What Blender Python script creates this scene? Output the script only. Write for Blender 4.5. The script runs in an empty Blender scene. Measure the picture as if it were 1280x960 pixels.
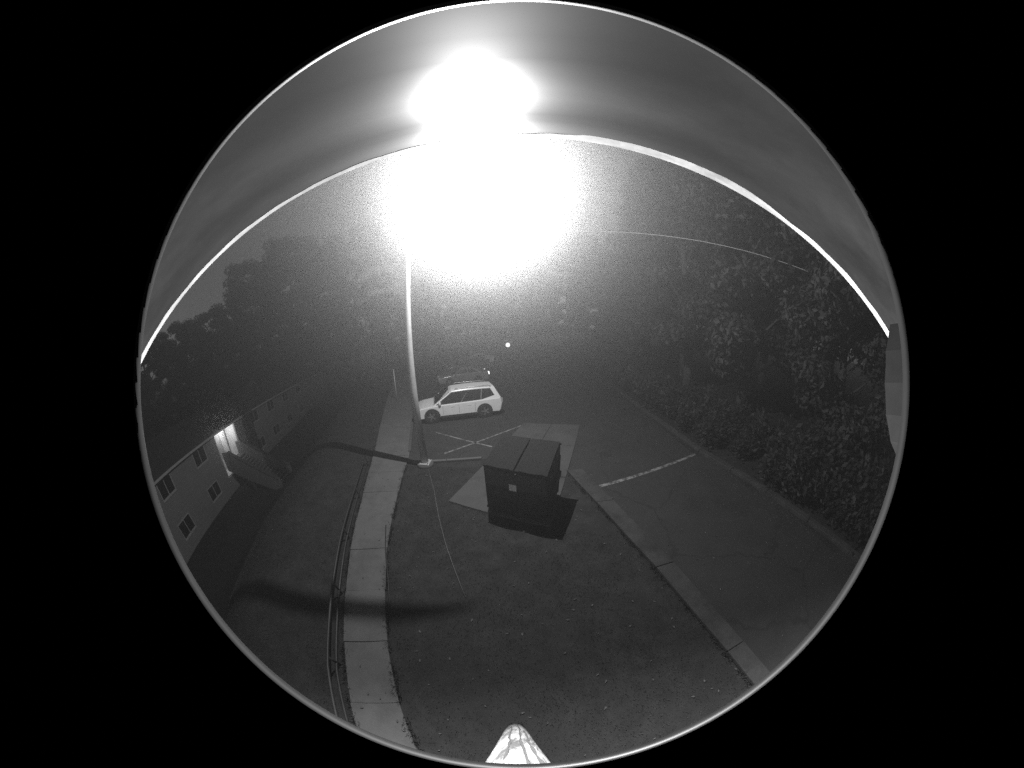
import bpy, math, random
from mathutils import Vector, Matrix
R = math.radians
scene = bpy.context.scene
col = scene.collection
random.seed(7)

# ------------------------------------------------------------------ camera
CAM_H = 5.0
cd = bpy.data.cameras.new('camera')
cam = bpy.data.objects.new('camera', cd)
col.objects.link(cam)
cam.location = (0, 0, CAM_H)
cam.rotation_mode = 'QUATERNION'
cam.rotation_quaternion = (Matrix.Rotation(R(90 - 13.0), 3, 'X') @ Matrix.Rotation(R(-1.0), 3, 'Z')).to_quaternion()
cd.type = 'PANO'
cd.clip_start = 0.002
cd.clip_end = 2000
cd.sensor_fit = 'HORIZONTAL'
cd.sensor_width = 36.0
cd.sensor_height = 27.0
cc = cd
cc.panorama_type = 'FISHEYE_LENS_POLYNOMIAL'
cc.fisheye_fov = R(180)
cc.fisheye_polynomial_k0 = 0.0
cc.fisheye_polynomial_k1 = -(math.pi / 2) / (485.1 / 1280 * 36.0)
cc.fisheye_polynomial_k2 = 0.0
cc.fisheye_polynomial_k3 = 0.0
cc.fisheye_polynomial_k4 = 0.0
cd.shift_x = -12 / 1280
cd.shift_y = -2 / 1280
scene.camera = cam

# ------------------------------------------------------------------ night sky, moon-faint sun, exposure
world = bpy.data.worlds.new('World')
scene.world = world
world.use_nodes = True
wn = world.node_tree
wn.nodes.clear()
sky = wn.nodes.new('ShaderNodeTexSky')
sky.sky_type = 'NISHITA'
sky.sun_disc = False
sky.sun_elevation = R(24)
sky.sun_rotation = R(200)
bw = wn.nodes.new('ShaderNodeRGBToBW')
bg = wn.nodes.new('ShaderNodeBackground')
bg.inputs['Strength'].default_value = 0.03
wo = wn.nodes.new('ShaderNodeOutputWorld')
wn.links.new(sky.outputs[0], bw.inputs[0])
wn.links.new(bw.outputs[0], bg.inputs[0])
wn.links.new(bg.outputs[0], wo.inputs[0])

sd = bpy.data.lights.new('sun', 'SUN')
sd.energy = 0.02
sd.angle = R(12)
sun = bpy.data.objects.new('sun', sd)
col.objects.link(sun)
sun.rotation_euler = (R(66), 0, R(-20))

LAMP = Vector((-1.21, 7.40, 9.22))
LAMP_POWER = 4000
GLOW_SPOT_POWER = 70000
HAZE_DENSITY = 0.0105
HAZE_G = 0.87

scene.view_settings.view_transform = 'Standard'
scene.view_settings.look = 'None'
scene.view_settings.gamma = 1.0
scene.view_settings.exposure = 0.0
scene.cycles.use_denoising = False
scene.cycles.sample_clamp_direct = 60.0
scene.cycles.use_light_tree = True
scene.cycles.sample_clamp_indirect = 0.2
scene.cycles.volume_bounces = 0
scene.cycles.max_bounces = 6
scene.cycles.transparent_max_bounces = 8

# ------------------------------------------------------------------ materials
MATS = {}
def mat(name, v, v2=None, scale=6.0, rough=0.85, metal=0.0, bump=0.0, bscale=None, spec=0.4, detail=6.0, wear=None, stretch=None):
    """Grey procedural material: two tones mixed by noise, optional bump and blotchy wear."""
    if name in MATS:
        return MATS[name]
    m = bpy.data.materials.new(name)
    m.use_nodes = True
    nt = m.node_tree
    p = nt.nodes['Principled BSDF']
    p.inputs['Roughness'].default_value = rough
    p.inputs['Metallic'].default_value = metal
    p.inputs['Specular IOR Level'].default_value = spec
    if v2 is None:
        v2 = v * 0.8
    tc = nt.nodes.new('ShaderNodeTexCoord')
    src = tc.outputs['Object']
    if stretch:
        mp = nt.nodes.new('ShaderNodeMapping')
        mp.inputs['Scale'].default_value = stretch
        nt.links.new(src, mp.inputs[0])
        src = mp.outputs[0]
    n = nt.nodes.new('ShaderNodeTexNoise')
    n.inputs['Scale'].default_value = scale
    n.inputs['Detail'].default_value = detail
    n.inputs['Roughness'].default_value = 0.65
    nt.links.new(src, n.inputs['Vector'])
    r = nt.nodes.new('ShaderNodeValToRGB')
    r.color_ramp.elements[0].position = 0.32
    r.color_ramp.elements[1].position = 0.68
    r.color_ramp.elements[0].color = (v2, v2, v2, 1)
    r.color_ramp.elements[1].color = (v, v, v, 1)
    nt.links.new(n.outputs['Fac'], r.inputs[0])
    colr = r.outputs[0]
    if wear:
        wscale, wv, lo, hi = wear
        n2 = nt.nodes.new('ShaderNodeTexNoise')
        n2.inputs['Scale'].default_value = wscale
        n2.inputs['Detail'].default_value = 8
        n2.inputs['Roughness'].default_value = 0.7
        nt.links.new(src, n2.inputs['Vector'])
        r2 = nt.nodes.new('ShaderNodeValToRGB')
        r2.color_ramp.elements[0].position = lo
        r2.color_ramp.elements[1].position = hi
        nt.links.new(n2.outputs['Fac'], r2.inputs[0])
        mx = nt.nodes.new('ShaderNodeMix')
        mx.data_type = 'RGBA'
        nt.links.new(r2.outputs[0], mx.inputs[0])
        nt.links.new(colr, mx.inputs[6])
        mx.inputs[7].default_value = (wv, wv, wv, 1)
        colr = mx.outputs[2]
    nt.links.new(colr, p.inputs['Base Color'])
    if bump:
        n3 = nt.nodes.new('ShaderNodeTexNoise')
        n3.inputs['Scale'].default_value = bscale or scale * 6
        n3.inputs['Detail'].default_value = 5
        nt.links.new(src, n3.inputs['Vector'])
        b = nt.nodes.new('ShaderNodeBump')
        b.inputs['Strength'].default_value = bump
        b.inputs['Distance'].default_value = 0.02
        nt.links.new(n3.outputs['Fac'], b.inputs['Height'])
        nt.links.new(b.outputs[0], p.inputs['Normal'])
    MATS[name] = m
    return m

def emit(name, strength):
    if name in MATS:
        return MATS[name]
    m = bpy.data.materials.new(name)
    m.use_nodes = True
    p = m.node_tree.nodes['Principled BSDF']
    p.inputs['Base Color'].default_value = (0.8, 0.8, 0.8, 1)
    p.inputs['Emission Color'].default_value = (1, 1, 1, 1)
    p.inputs['Emission Strength'].default_value = strength
    m.cycles.emission_sampling = 'NONE'
    MATS[name] = m
    return m

def leafmat(name, v):
    if name in MATS:
        return MATS[name]
    m = mat(name, v, v * 0.55, scale=1.3, rough=0.6, spec=0.3)
    nt = m.node_tree
    p = nt.nodes['Principled BSDF']
    tr = nt.nodes.new('ShaderNodeBsdfTranslucent')
    tr.inputs[0].default_value = (v, v, v, 1)
    ms = nt.nodes.new('ShaderNodeMixShader')
    ms.inputs[0].default_value = 0.35
    out = nt.nodes['Material Output']
    nt.links.new(p.outputs[0], ms.inputs[1])
    nt.links.new(tr.outputs[0], ms.inputs[2])
    nt.links.new(ms.outputs[0], out.inputs[0])
    return m

M_GRASS = mat('grass_soil', 0.04, 0.022, scale=2.2, rough=0.95, bump=0.5, bscale=60, spec=0.1, wear=(0.5, 0.024, 0.45, 0.7))
def add_cracks(m, scale, v, width):
    nt = m.node_tree; p = nt.nodes['Principled BSDF']
    src = p.inputs['Base Color'].links[0].from_socket
    tc = nt.nodes.new('ShaderNodeTexCoord')
    nz = nt.nodes.new('ShaderNodeTexNoise'); nz.inputs['Scale'].default_value = 1.7; nz.inputs['Detail'].default_value = 6
    mx = nt.nodes.new('ShaderNodeMix'); mx.data_type = 'RGBA'; mx.blend_type = 'LINEAR_LIGHT'; mx.inputs[0].default_value = .35
    vo = nt.nodes.new('ShaderNodeTexVoronoi'); vo.feature = 'DISTANCE_TO_EDGE'; vo.inputs['Scale'].default_value = scale
    cr = nt.nodes.new('ShaderNodeValToRGB'); cr.color_ramp.elements[0].position = width * .4; cr.color_ramp.elements[1].position = width
    cr.color_ramp.elements[0].color = (1, 1, 1, 1); cr.color_ramp.elements[1].color = (0, 0, 0, 1)
    m2 = nt.nodes.new('ShaderNodeMix'); m2.data_type = 'RGBA'; m2.inputs[7].default_value = (v, v, v, 1)
    nt.links.new(tc.outputs['Object'], nz.inputs['Vector']); nt.links.new(tc.outputs['Object'], mx.inputs[6]); nt.links.new(nz.outputs['Color'], mx.inputs[7])
    nt.links.new(mx.outputs[2], vo.inputs['Vector']); nt.links.new(vo.outputs['Distance'], cr.inputs[0]); nt.links.new(cr.outputs[0], m2.inputs[0])
    nt.links.new(src, m2.inputs[6]); nt.links.new(m2.outputs[2], p.inputs['Base Color'])
M_BLADE = mat('grass_blade', 0.05, 0.03, scale=1.5, rough=0.8, spec=0.2)
M_ASPH = mat('asphalt', 0.038, 0.031, scale=1.2, rough=0.9, bump=0.35, bscale=90, spec=0.25, wear=(0.35, 0.024, 0.5, 0.75))
add_cracks(M_ASPH, .28, .026, .012)
M_CONC = mat('concrete', 0.11, 0.09, scale=2.0, rough=0.9, bump=0.25, bscale=50, spec=0.2, wear=(1.1, 0.06, 0.5, 0.8))
M_CONC2 = mat('concrete_pad', 0.075, 0.06, scale=1.4, rough=0.9, bump=0.25, bscale=50, spec=0.2, wear=(0.8, 0.04, 0.5, 0.75))
M_KERB = mat('kerb_concrete', 0.06, 0.042, scale=2.5, rough=0.92, bump=0.4, bscale=40, spec=0.15, wear=(1.6, 0.028, 0.45, 0.7))
M_JOINT = mat('joint', 0.07, rough=0.95)
M_PAINT = mat('road_paint', 0.30, 0.20, scale=5, rough=0.8, wear=(5.0, 0.05, 0.42, 0.58))
M_DARKMETAL = mat('dark_metal', 0.025, 0.015, scale=5, rough=0.55, spec=0.4, wear=(3, 0.05, 0.6, 0.75))
M_GALV = mat('galvanised', 0.45, 0.36, scale=9, rough=0.5, metal=0.3, wear=(2.5, 0.28, 0.55, 0.75))
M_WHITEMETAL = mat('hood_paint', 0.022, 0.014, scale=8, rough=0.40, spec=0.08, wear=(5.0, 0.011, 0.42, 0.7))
M_LITRIM = mat('lit_rim', 0.4, 0.16, scale=14, rough=0.6, spec=0.2)  # pale tone paints in the light on the hood lip
M_BEZEL = mat('bezel_plastic', 0.006, 0.003, scale=14, rough=0.42, spec=0.08)
M_DUMP = mat('dumpster_steel', 0.02, 0.014, scale=3, rough=0.6, spec=0.35, wear=(3.5, 0.055, 0.52, 0.68))
M_LID = mat('lid_plastic', 0.013, 0.010, scale=4, rough=0.75, spec=0.12)
M_FRONT = mat('front_tone', 0.05, 0.04, scale=4, rough=0.6, spec=0.3)
M_STICK = mat('sticker', 0.75, 0.6, scale=12, rough=0.5)
M_WOOD = mat('weathered_wood', 0.22, 0.09, scale=9, rough=0.9, bump=0.8, bscale=40, stretch=(1, 1, 0.12), spec=0.15, wear=(16, 0.045, 0.50, 0.62))
M_CRACK = mat('wood_crack', 0.03, rough=1.0)
M_SIDING = mat('siding', 0.21, 0.17, scale=1.2, rough=0.85, wear=(0.6, 0.14, 0.5, 0.8))
M_ROOF = mat('shingle_roof', 0.035, 0.02, scale=9, rough=0.95, bump=0.4, bscale=30)
M_TRIM = mat('trim', 0.4, 0.32, scale=3, rough=0.7)
M_GLASS = mat('dark_glass', 0.012, 0.01, rough=0.08, spec=0.5)
M_CARWHITE = mat('white_paint', 0.66, 0.60, scale=2, rough=0.28, spec=0.5)
M_CARDARK = mat('dark_paint', 0.05, 0.04, scale=2, rough=0.2, spec=0.6)
M_CARGREY = mat('charcoal_paint', 0.16, 0.13, scale=2, rough=0.22, spec=0.6)
M_CARSILV = mat('silver_paint', 0.5, 0.42, scale=2, rough=0.25, metal=0.1, spec=0.6)
M_TYRE = mat('tyre', 0.015, 0.012, rough=0.9)
M_RIMW = mat('wheel_alloy', 0.35, 0.28, rough=0.35, metal=0.7)
M_BLACK = mat('black_plastic', 0.02, 0.015, rough=0.6)
M_BARK = mat('bark', 0.07, 0.04, scale=8, rough=0.95, bump=0.7, bscale=20, stretch=(1, 1, 0.25))
M_LEAF = [leafmat('leaf_a', 0.055), leafmat('leaf_b', 0.042), leafmat('leaf_c', 0.065)]
M_CABLE = mat('pale_cable', 0.35, 0.28, rough=0.6)
M_CABLEG = mat('grey_cable', 0.13, 0.09, rough=0.7)
M_CABLED = mat('dark_cable', 0.02, rough=0.6)
M_TAIL = mat('lamp_lens', 0.3, 0.25, rough=0.15, spec=0.6)

# ------------------------------------------------------------------ helpers
class MB:
    def __init__(self):
        self.v = []; self.f = []; self.smooth = []
    def add(self, vs, fs, smooth=False):
        o = len(self.v)
        self.v += [tuple(p) for p in vs]
        for f in fs:
            self.f.append(tuple(i + o for i in f)); self.smooth.append(smooth)
        return self
    def box(self, c, s, rz=0.0, m=None):
        x, y, z = s[0] / 2, s[1] / 2, s[2] / 2
        vs = [Vector((sx * x, sy * y, sz * z)) for sz in (-1, 1) for sy in (-1, 1) for sx in (-1, 1)]
        rot = m or Matrix.Rotation(rz, 3, 'Z')
        vs = [rot @ p + Vector(c) for p in vs]
        return self.add(vs, [(0, 2, 3, 1), (4, 5, 7, 6), (0, 1, 5, 4), (2, 6, 7, 3), (0, 4, 6, 2), (1, 3, 7, 5)])
    def cbox(self, c, s, b, rz=0.0):
        """box with chamfered top edges and vertical corners"""
        x, y, z = s[0] / 2, s[1] / 2, s[2] / 2
        def ring(ix, zz):
            return [(-x + ix, -y + ix + b, zz), (-x + ix + b, -y + ix, zz), (x - ix - b, -y + ix, zz), (x - ix, -y + ix + b, zz),
                    (x - ix, y - ix - b, zz), (x - ix - b, y - ix, zz), (-x + ix + b, y - ix, zz), (-x + ix, y - ix - b, zz)]
        rr = [ring(0, -z), ring(0, z - b), ring(b, z)]
        rot = Matrix.Rotation(rz, 3, 'Z')
        vs = [rot @ Vector(p) + Vector(c) for q in rr for p in q]
        fs = []
        for k in range(2):
            for i in range(8):
                j = (i + 1) % 8
                fs.append((k * 8 + i, k * 8 + j, k * 8 + 8 + j, k * 8 + 8 + i))
        fs.append(tuple(range(16, 24))); fs.append(tuple(reversed(range(0, 8))))
        return self.add(vs, fs)
    def tube(self, pts, rads, n=8, cap=True, smooth=True):
        pts = [Vector(p) for p in pts]
        if not hasattr(rads, '__len__'):
            rads = [rads] * len(pts)
        vs = []; prev = None
        for i, p in enumerate(pts):
            d = (pts[min(i + 1, len(pts) - 1)] - pts[max(i - 1, 0)]).normalized()
            if prev is None:
                a = d.orthogonal().normalized()
            else:
                a = (prev - d * prev.dot(d)).normalized()
            prev = a
            b = d.cross(a)
            for k in range(n):
                t = 2 * math.pi * k / n
                vs.append(p + (a * math.cos(t) + b * math.sin(t)) * rads[i])
        fs = []
        for i in range(len(pts) - 1):
            for k in range(n):
                j = (k + 1) % n
                fs.append((i * n + k, i * n + j, i * n + n + j, i * n + n + k))
        self.add(vs, fs, smooth)
        if cap:
            o = len(self.v) - len(vs)
            self.f.append(tuple(o + k for k in reversed(range(n)))); self.smooth.append(False)
            e = o + (len(pts) - 1) * n
            self.f.append(tuple(e + k for k in range(n))); self.smooth.append(False)
        return self
    def prism(self, poly, z0, z1):
        """vertical prism from an anticlockwise 2D outline"""
        n = len(poly)
        vs = [(x, y, z0) for x, y in poly] + [(x, y, z1) for x, y in poly]
        fs = [tuple(range(n, 2 * n)), tuple(reversed(range(n)))]
        for i in range(n):
            j = (i + 1) % n
            fs.append((i, j, n + j, n + i))
        return self.add(vs, fs)
    def side(self, poly, y0, y1):
        """prism from an outline in x/z swept along y"""
        n = len(poly)
        vs = [(x, y0, z) for x, z in poly] + [(x, y1, z) for x, z in poly]
        fs = [tuple(range(n)), tuple(reversed(range(n, 2 * n)))]
        for i in range(n):
            j = (i + 1) % n
            fs.append((j, i, n + i, n + j))
        return self.add(vs, fs)
    def sphere(self, c, r, n=12, m=8, sz=1.0):
        vs = []; fs = []
        for i in range(m + 1):
            a = math.pi * i / m
            for k in range(n):
                t = 2 * math.pi * k / n
                vs.append((c[0] + r * math.sin(a) * math.cos(t), c[1] + r * math.sin(a) * math.sin(t), c[2] + r * sz * math.cos(a)))
        for i in range(m):
            for k in range(n):
                j = (k + 1) % n
                fs.append((i * n + k, i * n + n + k, i * n + n + j, i * n + j))
        return self.add(vs, fs, True)
    def mesh(self, name, material):
        me = bpy.data.meshes.new(name)
        me.from_pydata(self.v, [], self.f)
        me.polygons.foreach_set('use_smooth', self.smooth)
        me.materials.append(material)
        me.update()
        return me
    def build(self, name, material, parent=None, bevel=0):
        return link(name, self.mesh(name, material), parent, bevel)

def link(name, me, parent=None, bevel=0):
    o = bpy.data.objects.new(name, me)
    col.objects.link(o)
    if parent is not None:
        o.parent = parent
    if bevel:
        b = o.modifiers.new('bevel', 'BEVEL')
        b.width = bevel; b.segments = 2; b.limit_method = 'ANGLE'; b.angle_limit = R(35)
    return o

def tag(o, label, cat, group=None):
    o['label'] = label; o['category'] = cat
    if group: o['group'] = group
    return o

def structure(o):
    o['kind'] = 'structure'
    return o

def empty(name, loc=(0, 0, 0), rz=0.0):
    o = bpy.data.objects.new(name, None)
    col.objects.link(o)
    o.location = loc; o.rotation_euler = (0, 0, rz)
    o.empty_display_size = 0.2
    return o

def copy_tree(o, parent=None):
    c = o.copy(); col.objects.link(c)
    if parent is not None:
        c.parent = parent
    for ch in list(o.children):
        copy_tree(ch, c)
    return c

def lerp_poly(pl, y):
    for (x0, y0), (x1, y1) in zip(pl, pl[1:]):
        if y0 <= y <= y1:
            t = (y - y0) / (y1 - y0)
            return x0 + (x1 - x0) * t
    return pl[0][0] if y < pl[0][1] else pl[-1][0]

def sstep(a, b, x):
    t = max(0.0, min(1.0, (x - a) / (b - a)))
    return t * t * (3 - 2 * t)

# ------------------------------------------------------------------ terrain
SW_L = [(-1.1, -4.0), (-2.2, -1.6), (-2.49, -1.0), (-2.92, -0.28), (-3.5, 1.1), (-4.48, 3.33), (-5.3, 5.4), (-6.73, 8.8), (-8.9, 13.2), (-14.9, 26.0)]
SW_R = [(-0.1, -4.0), (-1.25, -1.6), (-1.54, -0.98), (-1.96, -0.18), (-2.59, 1.28), (-3.47, 3.67), (-4.42, 7.0), (-4.8, 8.6), (-6.6, 13.2), (-12.6, 26.0)]
KERB = [(9.9, -8.0), (9.35, -2.0), (9.1, -0.3), (8.5, 3.9), (7.75, 7.6), (7.55, 13.8), (8.2, 28.0), (9.6, 47.0)]
U = Vector((-0.4153, 0.9097, 0)); N = Vector((0.9097, 0.4153, 0))   # along and out of the apartment wall

def terrain(x, y):
    d = (lerp_poly(SW_L, max(-4, min(26, y))) - 0.55 - x) * 0.91       # metres left of the walk
    z = -5.0 * sstep(1.6, 11.0, d) - 0.012 * max(0, d - 20) * 0
    k = x - lerp_poly(KERB, max(-8, min(47, y)))
    if k > 0:
        z += 1.6 * sstep(0.6, 12, k) + 0.05
    z += 0.03 * math.sin(x * 0.9 + 1.3) * math.cos(y * 0.7) * (1 if d > 0.5 or k > 0.6 else 0)
    return z

def axis(lo, hi, flo, fhi, fine, coarse):
    xs = []; x = lo
    while x < hi:
        xs.append(x)
        x += fine if flo <= x < fhi else coarse
    xs.append(hi)
    return xs
gx = axis(-300, 300, -24, 24, 0.6, 12); gy = axis(-120, 400, -12, 54, 0.6, 12)
g = MB()
g.add([(x, y, terrain(x, y) - 0.004) for y in gy for x in gx],
      [(j * len(gx) + i, j * len(gx) + i + 1, (j + 1) * len(gx) + i + 1, (j + 1) * len(gx) + i) for j in range(len(gy) - 1) for i in range(len(gx) - 1)], True)
structure(g.build('ground', M_GRASS))

# parking lot: asphalt sheet behind the lawn, right of the gutter strip and up to the right kerb
GUT_L = [(4.25, -8.0), (4.0, -2.0), (3.7, -0.78), (3.18, 1.88), (2.4, 4.73), (1.54, 7.37)]
GUT_R = [(4.70, -8.0), (4.42, -2.0), (4.12, -0.87), (3.64, 1.91), (2.95, 4.60), (2.1, 7.45)]
lot = MB()
ys = [-8 + 0.5 * i for i in range(0, 109)]
prev = None
def lot_left(y):
    if y < 7.45:
        return lerp_poly(GUT_R, y) - 0.05
    if y < 8.3:
        return None
    return lerp_poly(SW_R, min(26, y))
strip = []
for y in [v for v in ys if v < 7.4] + [7.45]:
    strip.append((lerp_poly(GUT_R, y) - 0.05, lerp_poly(KERB, y), y))
for a, b in zip(strip, strip[1:]):
    lot.add([(a[0], a[2], .004), (a[1], a[2], .004), (b[1], b[2], .004), (b[0], b[2], .004)], [(0, 1, 2, 3)])
# the part beyond the lawn: its near edge follows the lawn's far kerb and the pad
far = [(lerp_poly(SW_R, min(26, y)), lerp_poly(KERB, y), y) for y in [8.6 + 0.8 * i for i in range(0, 49)]]
lot.add([(2.05, 7.45, .004), (lerp_poly(KERB, 7.45), 7.45, .004), (lerp_poly(KERB, 8.6), 8.6, .004), (-1.44, 8.6, .004), (-1.48, 8.45, .004), (1.5, 7.45, .004)], [(0, 1, 2, 3, 4, 5)])
lot.add([(-1.44, 8.6, .004), (-4.8, 8.6, .004), (-4.6, 7.8, .004), (-1.48, 8.45, .004)], [(0, 1, 2, 3)])
for a, b in zip(far, far[1:]):
    lot.add([(a[0], a[2], .004), (a[1], a[2], .004), (b[1], b[2], .004), (b[0], b[2], .004)], [(0, 1, 2, 3)])
lot_o = structure(lot.build('parking_lot', M_ASPH))

def painted(name, a, b, w):
    a = Vector((*a, 0)); b = Vector((*b, 0)); d = (b - a).normalized(); p = Vector((-d.y, d.x, 0)) * w / 2
    MB().add([(*(a - p).xy, .009), (*(b - p).xy, .009), (*(b + p).xy, .009), (*(a + p).xy, .009)], [(0, 1, 2, 3)]).build(name, M_PAINT, lot_o)
painted('painted_stall_line', (2.28, 6.32), (7.62, 7.56), 0.14)
painted('painted_hatch_line', (-4.35, 10.9), (-1.32, 9.48), 0.09)
painted('painted_hatch_line', (-3.27, 8.78), (0.1, 11.97), 0.09)

# sidewalk: bed with single slabs on it
def at(pl, s):
    return Vector((lerp_poly(pl, s), s, 0))
bed = MB()
yy = [-4 + 0.5 * i for i in range(61)]
for a, b in zip(yy, yy[1:]):
    bed.add([at(SW_L, a) + Vector((0.01, 0, .008)), at(SW_R, a) + Vector((-.01, 0, .008)), at(SW_R, b) + Vector((-.01, 0, .008)), at(SW_L, b) + Vector((0.01, 0, .008))], [(0, 1, 2, 3)])
bed_o = structure(bed.build('sidewalk', M_JOINT))
y = -4.0
while y < 25.5:
    ln = 1.22 if y < 14 else 2.4
    a, b = y + 0.004, y + ln - 0.004
    sk = -0.36
    j = random.uniform(-.006, .006)
    def e(pl, s, off): 
        p = at(pl, max(-4, min(26, s))); p.x += off
        return p
    La, Ra, Rb, Lb = e(SW_L, a - 0.2, random.uniform(-.02, .02)), e(SW_R, a + 0.2, random.uniform(-.02, .02)), e(SW_R, b + 0.2, random.uniform(-.02, .02)), e(SW_L, b - 0.2, random.uniform(-.02, .02))
    zt = 0.045 + j
    MB().prism([(p.x, p.y) for p in (La, Ra, Rb, Lb)], 0.0, zt).build('slab', M_CONC, bed_o, bevel=0.008)
    y += ln

# gutter strip beside the lot: raised kerb stones
gut = MB()
for (la, ra), (lb, rb) in zip(zip(GUT_L, GUT_R), zip(GUT_L[1:], GUT_R[1:])):
    gut.add([(la[0], la[1], .012), (ra[0], ra[1], .012), (rb[0], rb[1], .012), (lb[0], lb[1], .012)], [(0, 1, 2, 3)])
gut_o = structure(gut.build('kerb_strip', M_JOINT))
y = -8.0
while y < 7.2:
    a, b = y + .008, min(7.4, y + 2.7) - .005
    MB().prism([(lerp_poly(GUT_L, a), a), (lerp_poly(GUT_R, a), a), (lerp_poly(GUT_R, b), b), (lerp_poly(GUT_L, b), b)], 0.0, 0.11 + random.uniform(-.006, .006)).build('kerb_stone', M_KERB, gut_o, bevel=0.02)
    y += 2.7

# lawn's far kerb
def kerb_run(name, pts, w, h, ln, m, parent_name):
    base = MB(); 
    tot = []
    for p, q in zip(pts, pts[1:]):
        p = Vector((*p, 0)); q = Vector((*q, 0)); L = (q - p).length; n = max(1, round(L / ln))
        for i in range(n):
            tot.append((p.lerp(q, i / n), p.lerp(q, (i + 1) / n)))
    root = None
    for a, b in tot:
        d = (b - a).normalized(); r = Vector((d.y, -d.x, 0)) * w / 2
        base.add([a - r * .9 + Vector((0, 0, .011)), a + r * .9 + Vector((0, 0, .011)), b + r * .9 + Vector((0, 0, .011)), b - r * .9 + Vector((0, 0, .011))], [(0, 1, 2, 3)])
    root = structure(base.build(parent_name, M_JOINT))
    for a, b in tot:
        d = (b - a).normalized(); r = Vector((d.y, -d.x, 0)) * w / 2
        a2 = a + d * .008; b2 = b - d * .008
        MB().prism([tuple((a2 - r).xy), tuple((a2 + r).xy), tuple((b2 + r).xy), tuple((b2 - r).xy)], -.02, h + random.uniform(-.006, .006)).build(name, m, root, bevel=.02)
    return root
kerb_run('kerb_stone', [(-4.36, 7.86), (-1.62, 8.42)], 0.13, 0.10, 1.4, M_CONC, 'lawn_kerb')
kerb_run('kerb_stone', [(-4.86, 8.7), (-6.62, 13.2), (-9.6, 19.6)], 0.13, 0.10, 1.8, M_CONC2, 'walk_kerb')
kerb_run('kerb_stone', KERB[1:7], 0.30, 0.14, 2.4, M_KERB, 'lot_kerb')

# dumpster pad: cast slabs
pad = MB().prism([(-2.3, 5.72), (0.7, 4.7), (3.0, 11.6), (0.05, 12.1)], 0.0, 0.012)
pad_o = structure(pad.build('concrete_pad', M_JOINT))
def bil(u, v):
    A, B, C, D = Vector((-2.3, 5.72)), Vector((.7, 4.7)), Vector((3.0, 11.6)), Vector((.05, 12.1))
    return (A.lerp(B, u)).lerp(D.lerp(C, u), v)
for i in range(2):
    for j in range(3):
        u0, u1, v0, v1 = i / 2 + .004, (i + 1) / 2 - .004, j / 3 + .002, (j + 1) / 3 - .002
        MB().prism([tuple(bil(u0, v0)), tuple(bil(u1, v0)), tuple(bil(u1, v1)), tuple(bil(u0, v1))], 0, .05 + random.uniform(-.004, .004)).build('slab', M_CONC2, pad_o, bevel=.01)

# grass blades on the near lawn and the verge left of the walk
def inside(x, y):
    if y < 7.75 and x > lerp_poly(SW_R, y) + .03 and (x < lerp_poly(GUT_L, min(y, 7.3)) - .03):
        # pad corner
        e1 = (0.7 + 2.3) * (y - 5.72) - (4.7 - 5.72) * (x + 2.3)
        e2 = (-1.48 + 2.3) * (y - 5.72) - (8.45 - 5.72) * (x + 2.3)
        return not (e1 > -0.02 and e2 < 0.03)
    if x < lerp_poly(SW_L, max(-4, min(26, y))) - .03 and x > -11:
        return True
    return False
gr = MB(); random.seed(3)
cnt = 0
while cnt < 62000:
    x = random.uniform(-11, 4.2); y = random.uniform(-4, 9)
    if not inside(x, y):
        continue
    if math.sin(x * 2.1 + math.sin(y * 1.7)) * math.cos(y * 1.9 + x) < random.uniform(-1.6, 0.6):
        continue
    cnt += 1
    z = terrain(x, y) - .01
    h = random.uniform(.025, .065); t = random.uniform(0, 6.28); w = random.uniform(.004, .009)
    dx, dy = math.cos(t) * w, math.sin(t) * w
    lx, ly = random.uniform(-.03, .03), random.uniform(-.03, .03)
    o = len(gr.v)
    gr.v += [(x - dx, y - dy, z), (x + dx, y + dy, z), (x + lx, y + ly, z + h)]
    gr.f.append((o, o + 1, o + 2)); gr.smooth.append(False)
for _ in range(9000):       # ragged turf creeping over the walk and kerb edges
    y = random.uniform(-3.5, 9.5); pick = random.random()
    if pick < .4: x = lerp_poly(SW_L, y) + random.gauss(-.02, .035)
    elif pick < .75 and y < 7.6: x = lerp_poly(SW_R, y) + random.gauss(.02, .035)
    elif y < 7.2: x = lerp_poly(GUT_L, y) + random.gauss(-.03, .04)
    else: continue
    if math.sin(y * 5.3) + math.sin(y * 13.1 + 2) + random.uniform(-1, 1) < -.3: continue
    z = terrain(x, y); h = random.uniform(.05, .13); t = random.uniform(0, 6.28); w = random.uniform(.006, .012)
    dx, dy = math.cos(t) * w, math.sin(t) * w; o = len(gr.v)
    gr.v += [(x - dx, y - dy, z), (x + dx, y + dy, z), (x + random.uniform(-.07, .07), y + random.uniform(-.06, .06), z + h)]
    gr.f.append((o, o + 1, o + 2)); gr.smooth.append(False)
go = gr.build('grass', M_BLADE)
go['kind'] = 'stuff'; go['label'] = 'short dark lawn grass beside the concrete sidewalk'; go['category'] = 'grass'

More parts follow.
